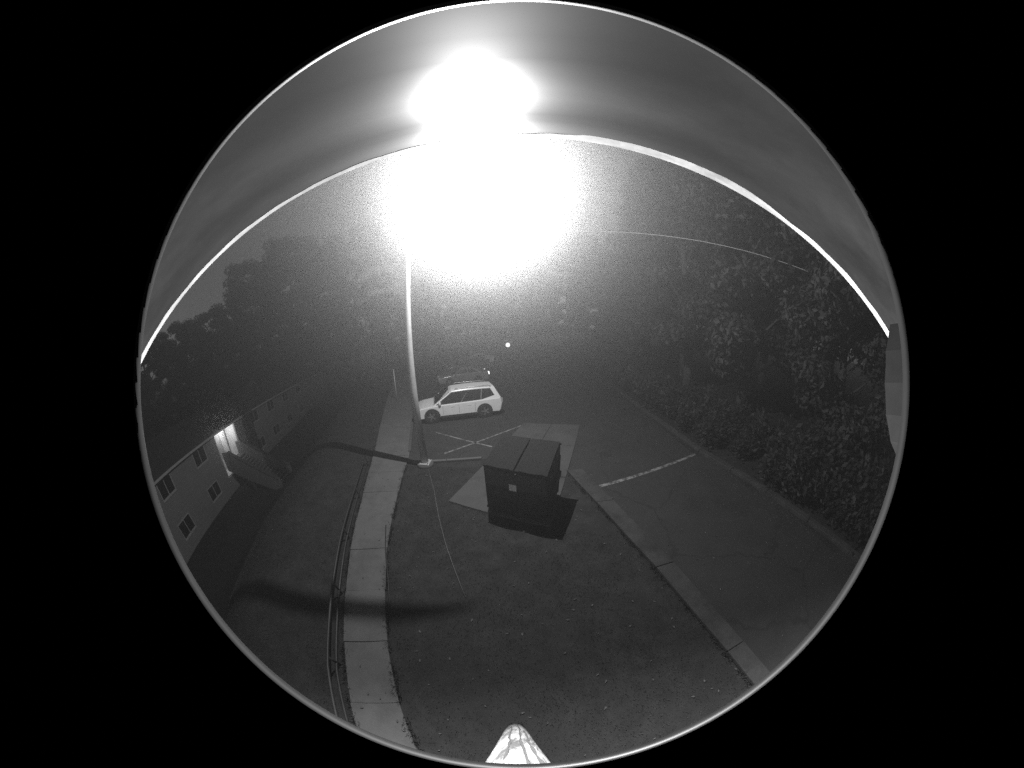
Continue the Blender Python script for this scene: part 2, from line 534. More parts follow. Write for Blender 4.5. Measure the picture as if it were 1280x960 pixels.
# fallen leaves on lot, lawn and walk
lt = MB(); rl = random.Random(21)
for _ in range(1500):
    if rl.random() < .65:
        yl = rl.uniform(-5, 26); xl = lerp_poly(KERB, yl) - .2 - abs(rl.gauss(0, .9))
    else:
        yl = rl.uniform(-2, 14); xl = rl.uniform(-6, 7)
    zl = .014 if not (lerp_poly(SW_L, yl) < xl < lerp_poly(SW_R, yl)) else .056
    if xl < lerp_poly(SW_L, yl): continue
    a_ = rl.uniform(0, 6.28); s_ = rl.uniform(.02, .045); tl_ = rl.uniform(.003, .02)
    c_, d_ = math.cos(a_) * s_, math.sin(a_) * s_
    lt.add([(xl - c_, yl - d_, zl), (xl + d_ * .5, yl - c_ * .5, zl + tl_), (xl + c_, yl + d_, zl + .002), (xl - d_ * .5, yl + c_ * .5, zl + tl_)], [(0, 1, 2), (0, 2, 3)])
lo_ = lt.build('fallen_leaves', mat('dry_leaf', .10, .05, scale=30, rough=.8))
lo_['kind'] = 'stuff'; lo_['label'] = 'dry leaves scattered over the lot, lawn and sidewalk'; lo_['category'] = 'leaves'

# ------------------------------------------------------------------ street lamp
t = empty('street_lamp', (-3.78, 7.82, 0))
tag(t, 'tall metal street lamp with glaring light standing at the lawn corner', 'street lamp')
Pb = Vector((-3.78, 7.82, 0))
LR = LAMP - Pb
MB().tube([(0, 0, -.05), (0, 0, .09)], [.34, .32], 20).build('footing', M_CONC2, t)
MB().cbox((0, 0, .115), (.44, .44, .05), .015).build('base_plate', M_GALV, t)
MB().tube([(0, 0, 0.12), (0, 0, 3), (0, 0, 7), (0, 0, 9.75)], [.145, .125, .095, .065], 18).build('pole', M_GALV, t)
for sx in (-1, 1):
    for sy in (-1, 1):
        MB().tube([(sx * .18, sy * .18, .13), (sx * .18, sy * .18, .18)], .018, 6).build('bolt', M_DARKMETAL, t)
MB().tube([(0, 0, 9.6), LR * .35 + Vector((0, 0, (9.78 - LR.z * .35))), Vector((LR.x, LR.y, 9.58))], [.04, .036, .03], 10).build('arm', M_GALV, t)
MB().tube([tuple(LR + Vector(q)) for q in ((.012, -.345, -.645), (-.09, -.38, -.645), (-.27, -.44, -.645), (-.55, -.42, -.50), (-1.0, -.10, .0), (-1.3, .15, .38))], [.004, .016, .02, .02, .02, .018], 8).build('shadow_brace', M_GALV, t)  # bar hidden in the glare, added and shaped to cast the wedge shadow
hd = MB()
hd.tube([(LR.x, LR.y, LR.z + .40), (LR.x, LR.y, LR.z + .28), (LR.x, LR.y, LR.z + .12), (LR.x, LR.y, LR.z + .10)], [.06, .12, .20, .20], 16)
hd.build('lamp_head', M_GALV, t)
MB().sphere((LR.x, LR.y, LR.z + .075), .075, 16, 10, .8).build('lamp_bulb', emit('lamp_glow', 3), t)
ld = bpy.data.lights.new('lamp_light', 'POINT')
ld.energy = LAMP_POWER
ld.shadow_soft_size = 0.012
lo = bpy.data.objects.new('lamp_light', ld)
col.objects.link(lo); lo.location = LAMP + Vector((0, 0, -.02))
# extra spot added at the lamp, aimed toward the camera to swell the haze glow
fd = bpy.data.lights.new('lamp_glow_spot', 'SPOT')
fd.energy = GLOW_SPOT_POWER; fd.shadow_soft_size = 0.012
fd.spot_size = R(92); fd.spot_blend = 1.0
fo = bpy.data.objects.new('lamp_glow_spot', fd)
col.objects.link(fo); fo.location = LAMP + Vector((0, 0, -.02))
fo.rotation_euler = Vector((.16, -.97, -.16)).to_track_quat('-Z', 'Y').to_euler()

# ------------------------------------------------------------------ camera pole and hood
t = empty('utility_pole', (-.17, -.30, 0))
tag(t, 'weathered pale wooden pole with dark cracks carrying the camera', 'pole')
MB().tube([(0, 0, 0), (.06, -.01, 1.7), (.12, -.02, 3.3), (.19, -.03, 5.2), (.24, -.04, 6.6)], [.14, .135, .13, .125, .115], 24).build('shaft', M_WOOD, t)
for k, (a0, z0, z1) in enumerate([(80, .3, 4.9), (108, 1.2, 3.9), (62, 2.0, 4.75)]):
    pts = []
    for i in range(15):
        z = z0 + (z1 - z0) * i / 14
        cx = .19 * z / 5.2; cy = -.03 * z / 5.2; rr = .14 - .015 * z / 5.2
        a = R(a0 + 2.2 * math.sin(i * 0.9 + k) + 1.2 * math.sin(i * 2.3))
        pts.append((cx + math.cos(a) * rr, cy + math.sin(a) * rr, z))
    MB().tube(pts, [.002] + [.003 + .007 * math.sin(i * 1.3 + k) ** 2 for i in range(13)] + [.002], 6).build('crack', M_CRACK, t)

CQ = cam.rotation_quaternion.to_matrix()
def cdir(th, ph):
    """direction th degrees off the lens axis, ph degrees round it from the right, in the camera body's frame (x right, y up, z out)"""
    th, ph = R(th), R(ph)
    return Vector((math.sin(th) * math.cos(ph), math.sin(th) * math.sin(ph), math.cos(th)))
t = empty('surveillance_camera', (0, 0, CAM_H))
tag(t, 'dome camera housing under a pale flared hood on the wooden pole', 'camera')
rot = (CQ @ Matrix(((1, 0, 0), (0, 1, 0), (0, 0, -1)))).to_4x4()  # body z points out of the lens
def body(mb, name, m, bevel=0):
    mb.v = [tuple(rot @ Vector(p)) for p in mb.v]
    o = mb.build(name, m, t, bevel)
    return o
# hood: half bell, its front edge a half circle leaning 57 degrees up from the lens axis
HR = 0.50
E0 = 56.8
nn, mm = 64, 14
ho = MB(); vs = []; fs = []
TH = 0.006
for sft in (0, 1):
    for j in range(mm + 1):
        s = j / mm
        for i in range(nn + 1):
            ph = -math.pi / 2 + math.pi * i / nn
            # edge point in the leaning plane, and back point by the base plate
            rim = Vector((math.sin(ph), math.cos(ph) * math.sin(R(E0)), math.cos(ph) * math.cos(R(E0)))) * HR
            rim.y += 0.004
            q = rim.lerp(Vector((0, .066, -.08)), s * .88)
            q.y += .0012 * math.sin(s * 16 + 1.0)
            if sft:
                q += Vector((math.sin(ph), math.cos(ph), .3)) * TH
            vs.append(q)
W = nn + 1; T = (mm + 1) * W
for j in range(mm):
    for i in range(nn):
        a = j * W + i
        fs.append((a, a + 1, a + W + 1, a + W))
        fs.append((T + a, T + a + W, T + a + W + 1, T + a + 1))
for i in range(nn):
    fs.append((i, T + i, T + i + 1, i + 1))
ho.add(vs, fs, True)
body(ho, 'hood', M_WHITEMETAL)
rm = MB()  # strip along the hood edge, its brightness painted as pale colour
vs = []; fs = []
for i in range(nn + 1):
    ph = R(-89) + R(178) * i / nn
    wd = (.05 + .10 * sstep(-.1, .5, ph) * (1 - .85 * sstep(.7, .95, ph))) * (1 + .10 * math.sin(i * 1.9) + .08 * math.sin(i * .7))
    p = Vector((math.sin(ph), math.cos(ph) * math.sin(R(E0)), math.cos(ph) * math.cos(R(E0)))) * (HR + .002)
    p.y += .004
    ap = Vector((0, .066, -.08))
    inn = Vector((-.25 * math.sin(ph), -.7 * math.cos(ph), .7)).normalized() * .0007
    q = p.lerp(ap, wd)
    vs += [p + inn, q + inn * .25, q - inn * .3, p - inn * .3]
for i in range(nn):
    for k in range(4):
        fs.append((i * 4 + k, i * 4 + (k + 1) % 4, i * 4 + 4 + (k + 1) % 4, i * 4 + 4 + k))
rm.add(vs, fs, False)
body(rm, 'hood_lit_edge', M_LITRIM)
fl = MB(); vs = []; fs = []
outl = [(9, 86.5), (5, 84.8), (0, 84.2), (-5, 84.8), (-9, 86.6), (-11, 88.5)]
for ph, th in outl:
    for tt in (th, 94):
        for rr_ in (.30, .312):
            vs.append(cdir(tt, ph) * rr_)
for i in range(len(outl) - 1):
    a_, b_ = i * 4, i * 4 + 4
    fs += [(a_, a_ + 2, b_ + 2, b_), (a_ + 1, b_ + 1, b_ + 3, a_ + 3), (a_, b_, b_ + 1, a_ + 1), (a_ + 2, a_ + 3, b_ + 3, b_ + 2)]
fs += [(0, 1, 3, 2), (20, 22, 23, 21)]
fl.add(vs, fs); body(fl, 'hood_stay', M_WHITEMETAL)
bz = MB(); nb = 96
pr = [(.060, .0000), (.060, .0010), (.0635, .0018), (.068, .001), (.070, -.004), (.064, -.012)]
vs = []; fs = []
for k in range(nb):
    a = 2 * math.pi * k / nb
    for r_, z_ in pr:
        vs.append((r_ * math.cos(a), r_ * math.sin(a), z_))
L_ = len(pr)
for k in range(nb):
    j = (k + 1) % nb
    for q in range(L_ - 1):
        fs.append((k * L_ + q, k * L_ + q + 1, j * L_ + q + 1, j * L_ + q))
bz.add(vs, fs, True)
body(bz, 'bezel', M_BEZEL)
hs = MB(); hs.tube([(0, 0, -.05), (0, 0, -.06), (0, 0, -.13), (0, 0, -.15)], [.155, .16, .15, .08], 32)
body(hs, 'housing', M_WHITEMETAL)
MB().tube([(0, -.14, .0), (.01, -.24, -.01)], .04, 12).build('mount_arm', M_GALV, t)

# ------------------------------------------------------------------ low barrier rail left of the walk
t = empty('barrier_rail', (-3.94, 1.7, 0))
tag(t, 'low two-rail dark metal barrier running along the sidewalk edge', 'barrier')
def brail(y):
    return lerp_poly(SW_L, y) - 0.13
pts_y = [-1.55, -0.9, 0.0, 1.0, 2.0, 3.2, 4.4, 5.6, 6.6, 7.4]
off = Vector((-3.94, 1.7, 0))
for z in (.45, .15):
    MB().tube([Vector((brail(y), y, z)) - off for y in pts_y], .03, 8).build('rail', M_DARKMETAL, t)
for y in (-1.5, .15, 1.8, 3.5, 5.3, 7.3):
    MB().tube([Vector((brail(y), y, 0)) - off, Vector((brail(y), y, .47)) - off], .026, 8).build('post', M_DARKMETAL, t)

# cables on the ground
def groundcable(name, pts, r, m, label):
    o = MB().tube(pts, r, 6).build(name, m)
    tag(o, label, 'cable')
groundcable('ground_cable', [(-3.55, 7.5, .02), (-2.9, 6.2, .015), (-2.4, 5.0, .015), (-1.95, 4.0, .02), (-1.55, 3.2, .02), (-1.2, 2.5, .02)], .009, M_CABLEG, 'thin pale cable lying on the lawn from the lamp base')
groundcable('ground_cable', [(-3.8, 4.3, .062), (-3.45, 3.5, .062), (-3.0, 2.6, .062), (-2.74, 2.0, .055), (-2.62, 1.75, .03)], .014, M_CABLED, 'thin dark cable lying along the sidewalk slabs')

# ------------------------------------------------------------------ dumpster
FL = Vector((-1.02, 5.42, 0)); ang = math.atan2(-.56, 1.54)
t = empty('dumpster', FL + Vector((0, 0, .05)), ang)
tag(t, 'dark steel dumpster with plastic lids on the concrete pad', 'dumpster')
Wd, Dd = 1.72, 1.32
bm_ = MB()
# open steel box with sloped top: front 1.55, back 1.82
hf, hb = 1.56, 1.80
poly = [(0.0, .10), (0.0, hf), (Dd, hb), (Dd, .10)]   # y,z
o0 = [(0, y, z) for y, z in poly]; o1 = [(Wd, y, z) for y, z in poly]
bm_.add(o0 + o1, [(0, 1, 2, 3), (7, 6, 5, 4), (0, 4, 5, 1), (3, 2, 6, 7), (0, 3, 7, 4), (1, 5, 6, 2)])
bm_.build('body', M_DUMP, t, bevel=.015)
for x in (.0, Wd):
    MB().box((x + (.05 if x else -.05), Dd * .52, .95), (.10, .95, .16)).build('fork_pocket', M_DUMP, t, bevel=.01)
for k in range(2):
    x0 = .02 + k * (Wd / 2); x1 = x0 + Wd / 2 - .04
    l = MB()
    n = 8; vs = []
    for i in range(n + 1):
        s = i / n
        yv = -.06 + (Dd + .1) * s
        zv = hf - .005 + (hb - hf) * s + .035 * math.sin(s * math.pi) + .02
        vs += [(x0, yv, zv), (x1, yv, zv), (x1, yv, zv + .03), (x0, yv, zv + .03)]
    fs = []
    for i in range(n):
        for q in range(4):
            fs.append((i * 4 + q, i * 4 + (q + 1) % 4, i * 4 + 4 + (q + 1) % 4, i * 4 + 4 + q))
    fs += [(3, 2, 1, 0), (n * 4, n * 4 + 1, n * 4 + 2, n * 4 + 3)]
    l.add(vs, fs); lid = l.build('lid', M_LID, t, bevel=.008)
    MB().tube([(x0 + .1, -.05, hf + .05), ((x0 + x1) / 2, -.075, hf + .055), (x1 - .1, -.05, hf + .05)], .014, 6).build('lid_grip', M_LID, lid)
MB().box((Wd * .5, -.018, hf - .32), (Wd * .93, .03, .50)).build('front_panel', M_FRONT, t, bevel=.008)  # upper front set in a lighter tone than the body
for x in (.12, Wd * .5, Wd - .12):
    MB().box((x, -.012, .58), (.06, .022, .9)).build('rib', M_DUMP, t, bevel=.004)
MB().box((Wd * .47, -.038, 1.05), (.20, .008, .20)).build('sticker', M_STICK, t)
for x in (.12, Wd - .12):
    for yv in (.12, Dd - .12):
        MB().box((x, yv, .05), (.12, .16, .10)).build('foot', M_DUMP, t)
for x in (-.02, Wd + .02):
    for yv in (.12, Dd - .12):
        MB().box((x, yv, .85), (.04, .07, 1.3)).build('rib', M_DUMP, t, bevel=.006)
MB().box((Wd / 2, -.02, .17), (Wd, .05, .08)).build('base_rail', M_DUMP, t, bevel=.008)
MB().tube([(-.02, Dd + .03, hb - .02), (Wd + .02, Dd + .03, hb - .02)], .025, 8).build('hinge_bar', M_DUMP, t)

# ------------------------------------------------------------------ cars
def make_car(name, label, group, loc, ang, paint, L, Wc, Hc, wb, suv=True, lit=False):
    t = empty(name, loc, ang); tag(t, label, 'car', group)
    w = Wc / 2; wr = .39 if suv else .32; sill = .30 if suv else .24
    belt = Hc * (.57 if suv else .64)
    xf, xr = wb / 2, -wb / 2; fx = L / 2; rx = -L / 2
    hood = belt - .06
    def arch(cx):
        return [(cx + (wr + .07) * math.cos(a), wr + (wr + .07) * math.sin(a)) for a in [R(-8 + 196 * i / 12) for i in range(13)]]
    A = arch(xr); B = arch(xf)
    prof = [(rx + .05, sill + .1), (rx + .12, sill)] + list(reversed(A)) + list(reversed(B)) + [(fx - .15, sill), (fx - .02, sill + .1), (fx + .02, sill + .30), (fx - .04, hood - .26), (fx - .20, hood - .12), (fx - .50, hood - .03),
            (fx - L * .235, hood + .05), (fx - L * .27, belt), (0, belt + .05), (rx + .10, belt + .10), (rx - .0, belt - .05), (rx - .03, sill + .45)]
    def loft(prof, ws):
        """body with tumblehome: outline rings narrowing toward the outside planes"""
        mb = MB(); n = len(prof)
        rings = []
        cxm = 0
        for (yy, shr) in ws:
            ring = []
            for x, z in prof:
                k = 1 - shr
                ring.append((x * k, yy, sill + (z - sill) * (1 - shr * .55) if z > sill else z))
            rings.append(ring)
        vs = [p for r_ in rings for p in r_]; fs = []
        for q in range(len(rings) - 1):
            for i in range(n):
                j = (i + 1) % n
                fs.append((q * n + j, q * n + i, (q + 1) * n + i, (q + 1) * n + j))
        fs.append(tuple(range(n))); fs.append(tuple(reversed(range((len(rings) - 1) * n, len(rings) * n))))
        mb.add(vs, fs); return mb
    body_o = loft(prof, [(-w, .035), (-w + .06, .012), (-w + .16, 0), (w - .16, 0), (w - .06, .012), (w, .035)]).build('body', paint, t, bevel=.035)
    # cabin
    if suv:
        b0, b1, r0, r1 = rx + .06, fx - L * .225, rx + .40, fx - L * .44
    else:
        b0, b1, r0, r1 = rx + L * .13, fx - L * .27, rx + L * .30, fx - L * .46
    wbm, wrf = w - .05, w - .24
    zb, zr = belt - .02, Hc - (.13 if suv else .07)
    nx = 10
    def roofz(s): return zr + (.13 if suv else .07) * math.sin(math.pi * min(1, max(0, .22 + .62 * s))) ** .8
    cab = MB()
    vs = []; 
    for s in range(nx + 1):
        q = s / nx
        xb = b0 + (b1 - b0) * q; xt = r0 + (r1 - r0) * q
        zt = roofz(q)
        vs += [(xb, -wbm, zb + .10 * (1 - q)), (xt, -wrf, zt - .02), (xt, -wrf * .6, zt + .015), (xt, wrf * .6, zt + .015), (xt, wrf, zt - .02), (xb, wbm, zb + .10 * (1 - q))]
    fs = []
    for s in range(nx):
        for q in range(5):
            fs.append((s * 6 + q, s * 6 + q + 1, s * 6 + 7 + q, s * 6 + 6 + q))
    fs.append((5, 4, 3, 2, 1, 0)); e_ = nx * 6; fs.append((e_, e_ + 1, e_ + 2, e_ + 3, e_ + 4, e_ + 5))
    cab.add(vs, fs, False)
    cab.build('cabin', paint, t, bevel=.035)
    def sidept(q, v, sgn, out=.012):
        xb = b0 + (b1 - b0) * q; xt = r0 + (r1 - r0) * q
        z0_ = zb + .10 * (1 - q); z1_ = roofz(q) - .02
        return Vector((xb + (xt - xb) * v, sgn * ((wbm + (wrf - wbm) * v) + out), z0_ + (z1_ - z0_) * v))
    segs = [(.06, .30), (.305, .60), (.605, .97)] if suv else [(.12, .49), (.51, .95)]
    for sgn in (-1, 1):
        for a, b in segs:
            lo_ = .06 if suv else .14; hi_ = .90
            pts = [sidept(a, lo_, sgn), sidept(b, lo_, sgn), sidept(b if b < .9 else b - .01, hi_, sgn), sidept(a, hi_, sgn)]
            if suv and a < .1: pts[0] = sidept(a + .02, .30, sgn)
            if a < .1 or (not suv and a < .2):
                pts[3] = sidept(a + .05, hi_, sgn)
            ins = [p - Vector((0, sgn * .02, 0)) for p in pts]
            MB().add(pts + ins, [(0, 1, 2, 3), (7, 6, 5, 4), (0, 4, 5, 1), (1, 5, 6, 2), (2, 6, 7, 3), (3, 7, 4, 0)]).build('side_window', M_GLASS, t)
        # sill trim, mirror, handles, roof rail
        MB().box((0, sgn * (w - .02), sill + .05), (wb - 2 * wr - .22, .05, .13)).build('sill_trim', M_BLACK, t)
        mq = sidept(.93, .12, sgn)
        MB().cbox((mq.x, mq.y + sgn * .10, mq.z + .06), (.13, .19, .14), .03).build('mirror', paint, t)
        for hx in (.30, -.62):
            MB().box((hx, sgn * (w + .002), belt - .12), (.20, .03, .035)).build('door_handle', paint, t)
        for dx in (.85, -.05, -.95):
            MB().box((dx, sgn * (w - .016), (sill + belt) / 2 + .06), (.012, .04, belt - sill - .22)).build('door_seam', M_BLACK, t)
        if suv:
            MB().tube([(r0 + .2, sgn * (wrf - .03), Hc - .01), (r0 + .35, sgn * (wrf - .03), Hc + .05), (r1 - .35, sgn * (wrf - .03), Hc + .05), (r1 - .2, sgn * (wrf - .03), Hc - .01)], .02, 6).build('roof_rail', M_RIMW, t)
        hl = MB(); hl.box((fx - .13, sgn * (w - .26), hood - .20), (.22, .36, .14)); hl.build('headlight', M_TAIL, t, bevel=.02)
        tl = MB(); tl.box((rx + .03, sgn * (w - .14), belt - .08), (.14, .22, .26)); tl.build('tail_light', emit('tail_glow', 2.0) if lit else M_TAIL, t, bevel=.02)  # glow added here for a bright spot on the car
    def endglass(x0, x1, z0, z1, w0, w1, name, outx):
        p = [Vector((x0 + outx, -w0, z0)), Vector((x0 + outx, w0, z0)), Vector((x1 + outx, w1, z1)), Vector((x1 + outx, -w1, z1))]
        ins = [q - Vector((outx * 1.6, 0, 0)) for q in p]
        MB().add(p + ins, [(0, 1, 2, 3), (7, 6, 5, 4), (0, 4, 5, 1), (1, 5, 6, 2), (2, 6, 7, 3), (3, 7, 4, 0)]).build(name, M_GLASS, t)
    def endpt(q, v):
        xb = b0 if q == 0 else b1; xt = r0 if q == 0 else r1
        z0_ = zb + (.10 if q == 0 else 0); z1_ = roofz(q) - .01
        return xb + (xt - xb) * v, z0_ + (z1_ - z0_) * v
    x0, z0 = endpt(1, .10); x1, z1 = endpt(1, .90)
    endglass(x0, x1, z0, z1, wbm - .10, wrf - .06, 'windscreen', .014)
    x0, z0 = endpt(0, .15); x1, z1 = endpt(0, .85)
    endglass(x0, x1, z0, z1, wbm - .14, wrf - .08, 'rear_window', -.014)
    MB().box((rx + .05, 0, sill + .12), (.16, Wc - .25, .22)).build('rear_bumper', M_BLACK, t, bevel=.03)
    MB().box((fx - .03, 0, sill + .14), (.12, Wc - .4, .20)).build('grille', M_BLACK, t, bevel=.03)
    MB().box((rx - .035, 0, sill + .42), (.02, .42, .13)).build('licence_plate', M_STICK, t)
    # wheels
    for cx in (xf, xr):
        for sgn in (-1, 1):
            well = MB(); well.tube([(cx, sgn * (w - .30), wr), (cx, sgn * (w - .055), wr)], wr + .05, 20); well.build('wheel_well', M_BLACK, t)
            tw = MB()
            pr = [(.62, .0), (.96, .0), (1.0, .03), (1.0, .19), (.96, .22), (.62, .22)]
            vs = []; fs = []
            for k in range(24):
                a = 2 * math.pi * k / 24
                for rr_, oy in pr:
                    vs.append((cx + wr * rr_ * math.cos(a), sgn * (w - .02 - oy), wr + wr * rr_ * math.sin(a)))
            for k in range(24):
                j = (k + 1) % 24
                for q in range(6):
                    fs.append((k * 6 + q, k * 6 + (q + 1) % 6, j * 6 + (q + 1) % 6, j * 6 + q))
            tw.add(vs, fs, False); tyre = tw.build('wheel', M_TYRE, t)
            rm_ = MB()
            for k in range(5):
                a = 2 * math.pi * k / 5
                m3 = Matrix.Rotation(-a, 3, 'Y')
                rm_.box((cx + math.cos(a) * wr * .32, sgn * (w - .035), wr + math.sin(a) * wr * .32), (wr * .62, .03, .07), m=m3)
            rm_.tube([(cx, sgn * (w - .06), wr), (cx, sgn * (w - .012), wr)], wr * .16, 12)
            rm_.build('rim', M_RIMW, tyre)
    return t
hdg = math.atan2(-1.06, -2.97)
make_car('parked_car', 'white sport utility car parked beside the hatched bay', 'cars parked in the lot', (-3.80, 13.42, .004), hdg, M_CARWHITE, 5.05, 1.95, 1.76, 3.05)
make_car('parked_car', 'dark sedan with glow added on its rear lamps parked beyond the white sport utility car', 'cars parked in the lot', (-5.5, 22.2, .004), hdg + .06, M_CARGREY, 4.7, 1.85, 1.45, 2.75, suv=False, lit=True)
make_car('parked_car', 'silver sedan parked farthest along the dark lot', 'cars parked in the lot', (-6.2, 33.6, .004), hdg + .05, M_CARSILV, 4.7, 1.85, 1.48, 2.75, suv=False)
make_car('parked_car', 'dark sport utility car parked between the two sedans', 'cars parked in the lot', (-6.2, 27.6, .004), hdg + .04, M_CARDARK, 4.8, 1.9, 1.70, 2.85)

# far globe lamp in the lot
t = empty('globe_lamp', (-1.75, 33.0, 0)); tag(t, 'small post lamp with round lit globe far across the lot', 'lamp')
MB().tube([(0, 0, 0), (0, 0, 2.3)], [.06, .045], 10).build('post', M_DARKMETAL, t)
MB().tube([(0, 0, 2.2), (0, 0, 2.28), (0, 0, 2.32)], [.05, .12, .10], 12).build('collar', M_DARKMETAL, t)
MB().sphere((0, 0, 2.6), .30, 20, 14).build('globe', emit('globe_glow', 1.2), t)

# sign post by the far walk
t = empty('sign_post', (-9.45, 16.4, terrain(-9.45, 16.4))); tag(t, 'thin pale post standing by the far sidewalk', 'post')
MB().tube([(0, 0, 0), (0, 0, 2.35)], .04, 8).build('shaft', M_GALV, t)
MB().cbox((0, 0, 2.37), (.11, .11, .05), .012).build('cap', M_GALV, t)

# ------------------------------------------------------------------ apartment block
BO = Vector((-20.46, 0.54, 0))       # wall line at s = 0
brz = math.atan2(U.y, U.x)           # local x runs along the wall, local y points away from the lot
t = empty('apartment_block', (BO.x, BO.y, -5.0), brz)
tag(t, 'long low two storey apartment block with a brightly lit stairwell entrance', 'building')
# local frame: x along wall, -y toward lot?  U x (0,0,1) = N  ->  local y = -N
S0, S1, DEP, EV = -14.0, 38.5, 9.0, 5.0
E0s, E1s, EZ0, EZ1 = 6.35, 9.55, 1.25, 4.95   # stairwell opening
wl = MB()
# body behind the siding, with an opening at the stairwell
for (a, b, z0, z1) in [(S0, E0s, 0, EV), (E1s, S1, 0, EV), (E0s, E1s, 0, EZ0)]:
    wl.box(((a + b) / 2, .125, (z0 + z1) / 2), (b - a - .002, .25, z1 - z0))
wl.box(((S0 + S1) / 2, DEP - .1, EV / 2), (S1 - S0, .2, EV))
wl.box((S0 + .1, DEP / 2, EV / 2), (.2, DEP - .9, EV)); wl.box((S1 - .1, DEP / 2, EV / 2), (.2, DEP - .9, EV))
wl.build('wall', M_SIDING, t)
# lap siding boards on the front, each a piece
wins = []
for s in (-11.5, -8.2, -5, -1.0, 3.4, 12.6, 16.4, 20.4, 24.6, 28.8, 33.4):
    wins.append((s - .1, s + 1.35, 3.75, 4.75)); wins.append((s - .1, s + 1.35, 1.0, 1.95))
def free_runs(z0, z1):
    runs = [(S0, S1)]
    cuts = [(a - .09, b + .09) for a, b, c, d in wins if not (z1 <= c - .08 or z0 >= d + .08)]
    if z1 > EZ0:
        cuts.append((E0s - .1, E1s + .1))
    for c0, c1 in cuts:
        nr = []
        for a, b in runs:
            if c1 <= a or c0 >= b: nr.append((a, b)); continue
            if c0 > a: nr.append((a, c0))
            if c1 < b: nr.append((c1, b))
        runs = nr
    return runs
z = .05
while z < EV - .1:
    z1 = min(z + .27, EV - .02)
    for a, b in free_runs(z, z1):
        if b - a < .05: continue
        a += .004; b -= .004
        MB().add([(a, -.02, z), (b, -.02, z), (b, -.006, z1), (a, -.006, z1), (a, .02, z), (b, .02, z), (b, .02, z1), (a, .02, z1)],
                 [(0, 1, 2, 3), (4, 7, 6, 5), (0, 4, 5, 1), (3, 2, 6, 7), (0, 3, 7, 4), (1, 5, 6, 2)]).build('siding_board', M_SIDING, t)
    z += .27
for a, b, z0, z1 in wins:
    w_ = MB(); fr = .07
    w_.box(((a + b) / 2, -.03, z0 - fr / 2), (b - a + 2 * fr, .06, fr)); w_.box(((a + b) / 2, -.03, z1 + fr / 2), (b - a + 2 * fr, .06, fr))
    w_.box((a - fr / 2, -.03, (z0 + z1) / 2), (fr, .06, z1 - z0)); w_.box((b + fr / 2, -.03, (z0 + z1) / 2), (fr, .06, z1 - z0))
    w_.box(((a + b) / 2, -.02, (z0 + z1) / 2), (.06, .045, z1 - z0))
    wo_ = w_.build('window', M_TRIM, t)
    for q in (0, 1):
        p0 = a + (b - a) / 2 * q + (.0 if q == 0 else .03); p1 = a + (b - a) / 2 * (q + 1) - (.03 if q == 0 else 0)
        MB().box(((p0 + p1) / 2, -.010, (z0 + z1) / 2), (p1 - p0, .015, z1 - z0)).build('pane', M_GLASS, wo_)
    MB().box(((a + b) / 2, -.05, z0 - .10), (b - a + .24, .10, .05)).build('sill', M_TRIM, wo_)
# low pitched roof with overhanging eave
rf = MB()
ov = .55
pr = [(-ov, EV - .02), (-ov, EV + .10), (DEP / 2, EV + 1.35), (DEP + ov, EV + .10), (DEP + ov, EV - .02), (DEP / 2, EV + 1.2)]
n = len(pr)
vs = [(S0 - .4, y, z) for y, z in pr] + [(S1 + .4, y, z) for y, z in pr]
fs = [(0, 1, 2, 5), (2, 3, 4, 5), (6, 11, 8, 7), (8, 11, 10, 9)]
for i in range(n):
    j = (i + 1) % n
    fs.append((i, n + i, n + j, j))
rf.add(vs, fs); ro = rf.build('roof', M_ROOF, t)
MB().box(((S0 + S1) / 2, -ov - .012, EV + .04), (S1 - S0 + .8, .02, .15)).build('fascia', M_TRIM, ro)
MB().box(((S0 + S1) / 2, -ov / 2 + .02, EV - .035), (S1 - S0 + .8, ov, .02)).build('soffit', M_TRIM, ro)
# lit stairwell
sw = MB()
sw.box(((E0s + E1s) / 2, 1.6, (EZ0 + EZ1) / 2), (E1s - E0s, .1, EZ1 - EZ0))
sw.box((E0s - .05, .85, (EZ0 + EZ1) / 2), (.1, 1.4, EZ1 - EZ0)); sw.box((E1s + .05, .85, (EZ0 + EZ1) / 2), (.1, 1.4, EZ1 - EZ0))
sw.box(((E0s + E1s) / 2, .85, EZ0 - .05), (E1s - E0s, 1.4, .1)); sw.box(((E0s + E1s) / 2, .85, EZ1 + .0), (E1s - E0s, 1.4, .06))
sw.build('stairwell', mat('stairwell_paint', .75, .7, rough=.7), t)
for x in (E0s, (E0s + E1s) / 2, E1s):
    MB().box((x, -.03, (EZ0 + EZ1) / 2), (.10, .09, EZ1 - EZ0)).build('mullion', M_TRIM, t)
MB().box(((E0s + E1s) / 2, 1.5, 3.35), (1.1, .06, 2.0)).build('door', mat('door_paint', .3, .25), t)
MB().sphere(((E0s + E1s) / 2 + .3, .75, EZ1 - .18), .14, 14, 8).build('ceiling_lamp', emit('stair_glow', 3), t)
pl = bpy.data.lights.new('stair_light', 'POINT'); pl.energy = 85; pl.shadow_soft_size = .12
po = bpy.data.objects.new('stair_light', pl); col.objects.link(po)
po.location = BO + U * ((E0s + E1s) / 2 + .3) - N * .75 + Vector((0, 0, -5 + EZ1 - .42))

